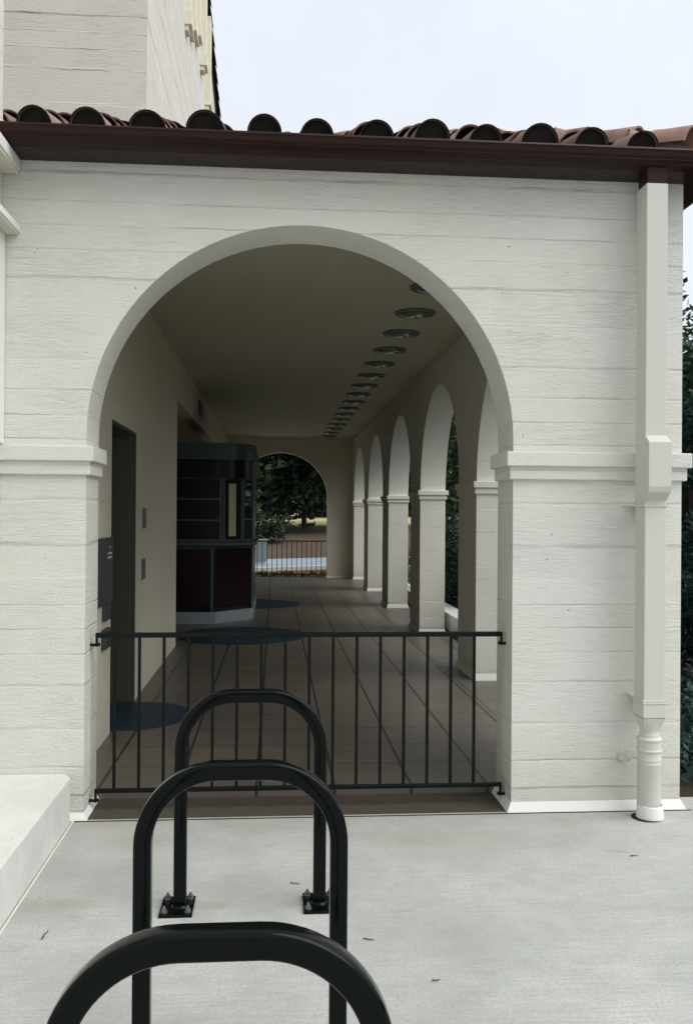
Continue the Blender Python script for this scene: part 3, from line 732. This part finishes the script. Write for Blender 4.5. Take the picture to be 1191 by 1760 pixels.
ribbon(k_, LOW, 1.065, 1.09, .012, .02)
k_.build('metal_trim', M['alu'], bt)
ribbon(MB(), MID, 1.108, 1.158, .06, .1).build('counter', M['alu'], bt)
w1 = ribbon(MB(), seg(MID, 1, .10, .90), 1.195, 2.02, .006, .01).build('window', M['glass'], bt)
ribbon(MB(), seg(MID, 1, .30, .66), 1.24, 1.96, .010, .003).build('blind', M['blind'], w1)
ribbon(MB(), seg(MID, 2, .12, .86), 1.195, 2.02, .006, .01).build('window', M['glass'], bt)

# ------------------------------------------------------------------ planting
def leaves(mb, centres, n, size, rng, flat=.5, sx=1., sz=.8):
    """n leaf faces scattered round each clump centre (c, radius)"""
    for c, rad in centres:
        for _ in range(n):
            v = Vector((rng.gauss(0,1), rng.gauss(0,1), rng.gauss(0,1))).normalized()*rad*(rng.random()**.45)
            p = c+Vector((v.x*sx, v.y*sx, v.z*sz)); s = size*rng.uniform(.55, 1.35)
            a = Vector((rng.gauss(0,1), rng.gauss(0,1), rng.gauss(0,flat))).normalized(); b = a.cross(Vector((rng.gauss(0,1), rng.gauss(0,1), rng.gauss(0,1)))).normalized()
            mb.add([p-a*s, p+b*s*.45, p+a*s, p-b*s*.45], [(0,1,2,3)])
def limb(mb, pts, r0, r1):
    for i in range(len(pts)-1):
        k0, k1 = i/(len(pts)-1), (i+1)/(len(pts)-1)
        mb.cyl(pts[i], pts[i+1], r0+(r1-r0)*k0, r0+(r1-r0)*k1, 8, i == 0)
def tree(name, x, y, h, rad, low, label, cat, seed, nclump=60, nleaf=220, lsize=.16, lm='leaf', tr=.22, group='trees beyond the arcade', z0=None, dense=.33):
    rng = random.Random(seed); zb = hgt(y) if z0 is None else z0
    t = thing(name, (x, y, zb), label, cat, group)
    tb = MB(); top = Vector((x+rng.uniform(-.3,.3), y, zb+h*.75))
    mid = Vector((x+rng.uniform(-.3,.3)*rad*.2, y, zb+h*.35))
    limb(tb, [Vector((x,y,zb-.1)), mid, top], tr, tr*.25)
    cz = zb+(low+h)/2; hz = (h-low)/2; cen = []
    for i in range(nclump):
        while True:
            v = Vector((rng.uniform(-1,1), rng.uniform(-1,1), rng.uniform(-1,1)))
            if .35 < v.length < 1: break
        c = Vector((x+v.x*rad, y+v.y*rad, cz+v.z*hz)); cen.append((c, rad*dense*rng.uniform(.6,1.15)))
        if i % 5 == 0: limb(tb, [mid.lerp(top, rng.random()), (mid+c)/2+Vector((0,0,.1*h)), c], tr*.35, tr*.06)
    if seed == 11:
        for i in range(46): cen.append((Vector((x+rng.uniform(-4.5,3.5), y-rng.uniform(2,6), zb+rng.uniform(1.75,6.5))), .95))
    tb.build('trunk', M['bark'], t, fix=False)
    lb_ = MB(); leaves(lb_, cen, nleaf, lsize, rng); lb_.build('crown', M[lm], t, fix=False)
    return t
tree('oak_tree', 1.60, 50, 15, 9, 1.75, 'big dark tree filling the far arch, its trunk against pale grass', 'tree', 11, 130, 420, .22, tr=.15)
tree('oak_tree', -9.5, 84, 18, 13, .1, 'dark tree behind the booth side of the far arch', 'tree', 12, 110, 330, .5, tr=.4)
tree('oak_tree', 13, 88, 18, 14, .1, 'dark tree beyond the far arcade piers', 'tree', 13, 110, 330, .5, tr=.4)
tree('broadleaf_bush', -2.2, 40, 2.2, 2.6, .1, 'low dark bush left of the trunk in the far arch', 'bush', 14, 26, 200, .12, tr=.08, group='bushes beyond the arcade')
tree('oak_tree', 10.5, 31, 10, 4.6, .3, 'dark tree seen between the third and fourth arcade piers', 'tree', 15, 70, 260, .15, tr=.25)
tree('oak_tree', 7.6, 23, 8, 3.4, .4, 'dark tree seen through the slit beside the second arcade pier', 'tree', 16, 80, 300, .10, tr=.2)
tree('oak_tree', 7.6, 14.0, 4.2, 2.4, .3, 'dark tree outside, right of the front pier and behind the conifer', 'tree', 17, 70, 260, .11, tr=.2)
tree('conifer_shrub', 3.85, 7.9, 2.9, .85, .15, 'bluish green conifer beside the right corner of the front pier', 'shrub', 18, 120, 240, .035, 'leaf2', .06, 'shrubs beside the arcade', -.02, .26)
for i, (x, y, h, lab) in enumerate(((3.6, 10.9, 1.5, 'bluish shrub behind the white kerb, nearest the first side opening'), (3.7, 13.2, 1.8, 'bluish shrub outside the slit beside the second pier'),
        (3.6, 16.0, 1.7, 'bluish shrub outside the third side opening'), (3.8, 19.3, 1.6, 'farthest bluish shrub outside the side openings'))):
    tree('broadleaf_bush', x, y, h, .95, .05, lab, 'shrub', 30+i, 34, 230, .045, 'leaf2', .04, 'shrubs beside the arcade', -.02)
kb = MB().rbox(2.36, 2.62, 8.9, 21.4, -.02, .21, .01); tag(kb.build('garden_kerb', M['kerb']), 'low white garden kerb glimpsed through the side openings', 'kerb wall')
# flower bed beyond the end arch
rng = random.Random(5)
cen = [(Vector((rng.uniform(-2.5,3.5), rng.uniform(22.1,23.6), rng.uniform(-.03,.03))), .12) for _ in range(150)]
lb_ = MB(); leaves(lb_, cen, 34, .035, rng); tag(lb_.build('bed_foliage', M['leaf3'], None, fix=False), 'low green and yellow plants in the bed beyond the far railing', 'plants', kind='stuff')
for nm, mm, lab, s in (('red_flowers', 'red', 'scattered red flowers in the bed beyond the far railing', 1), ('yellow_flowers', 'yellow', 'scattered yellow flowers in the bed beyond the far railing', 2)):
    rng = random.Random(s); cen = [(Vector((rng.uniform(-2.2,3.2), rng.uniform(22.1,23.4), rng.uniform(.03,.09))), .05) for _ in range(46)]
    lb_ = MB(); leaves(lb_, cen, 12, .028, rng); tag(lb_.build(nm, M[mm], None, fix=False), lab, 'flowers', kind='stuff')
ub = thing('utility_box', (-.52, 27.5, 0), 'pale grey box behind the far railing next to the ticket booth', 'utility box')
MB().rbox(-.95, -.22, 27.2, 27.8, .14, .74, .01).build('cabinet', M['box'], ub); MB().rbox(-.98, -.19, 27.17, 27.83, .74, .78, .01).build('lid', M['box'], ub)
MB().box(-.9, -.27, 27.25, 27.75, -.02, .14).build('foot', M['kerb'], ub)
rng = random.Random(55); lb_ = MB()
cen = [(Vector((rng.uniform(2.40,6.5), rng.uniform(5.05,8.4), rng.uniform(.0,.14))), .20) for _ in range(200)]+[(Vector((rng.uniform(2.38,3.3), rng.uniform(5.05,7.), rng.uniform(.0,.10))), .16) for _ in range(110)]
leaves(lb_, cen, 60, .035, rng); tag(lb_.build('ground_cover', M['leaf2'], None, fix=False), 'dark low ground cover beside the right corner of the building', 'ground cover', kind='stuff')
rng = random.Random(77); lb_ = MB()
cen = [(Vector((rng.uniform(-9,34), rng.uniform(80,86), rng.uniform(1.4,5.2))), 1.3) for _ in range(260)]
leaves(lb_, cen, 90, .34, rng); tag(lb_.build('shrubbery', M['leaf'], None, fix=False), 'dark far-off shrubbery behind the strip of pale grass', 'shrubbery', kind='stuff')
struct(MB().box(XL-.05, XE+.05, YF-.036, YF-.029, -.001, .003).build('pavement_crack', M['near_black']))
MB().lathe((cx-.012, cy-.004, 0), [(.074,.002),(.078,.0045),(.0,.0046)], 18).build('ground_gap', M['near_black'], dp)
# twigs on the pavement
def twig(px, py, L_, ang, lab):
    d = ray(px, py); t = -1.55/d.z; x, y = d.x*t, d.y*t; m_ = MB(); rg = random.Random(px)
    pts = [Vector((x+L_*(k/4-.5)*math.cos(ang)+rg.uniform(-.004,.004), y+L_*(k/4-.5)*math.sin(ang)+rg.uniform(-.004,.004), .004+rg.uniform(0,.002))) for k in range(5)]
    limb(m_, pts, .0024, .0012); tag(m_.build('twig', M['twig'], None, fix=False), lab, 'twig', 'twigs on the pavement')
twig(749, 1687, .030, .1, 'short dark twig on the pavement right of the nearest hoop')
twig(508, 1520, .045, -.5, 'small dark twig on the pavement inside the rearmost hoop')
twig(78, 1608, .07, 1.45, 'thin curved twig on the pavement beside the plinth')
twig(1090, 1472, .04, .05, 'thin dark twig on the pavement below the drainpipe')
twig(634, 1616, .035, -.4, 'tiny dark twig on the pavement right of the middle hoop leg')
for m_ in bpy.data.materials: m_.use_fake_user = False
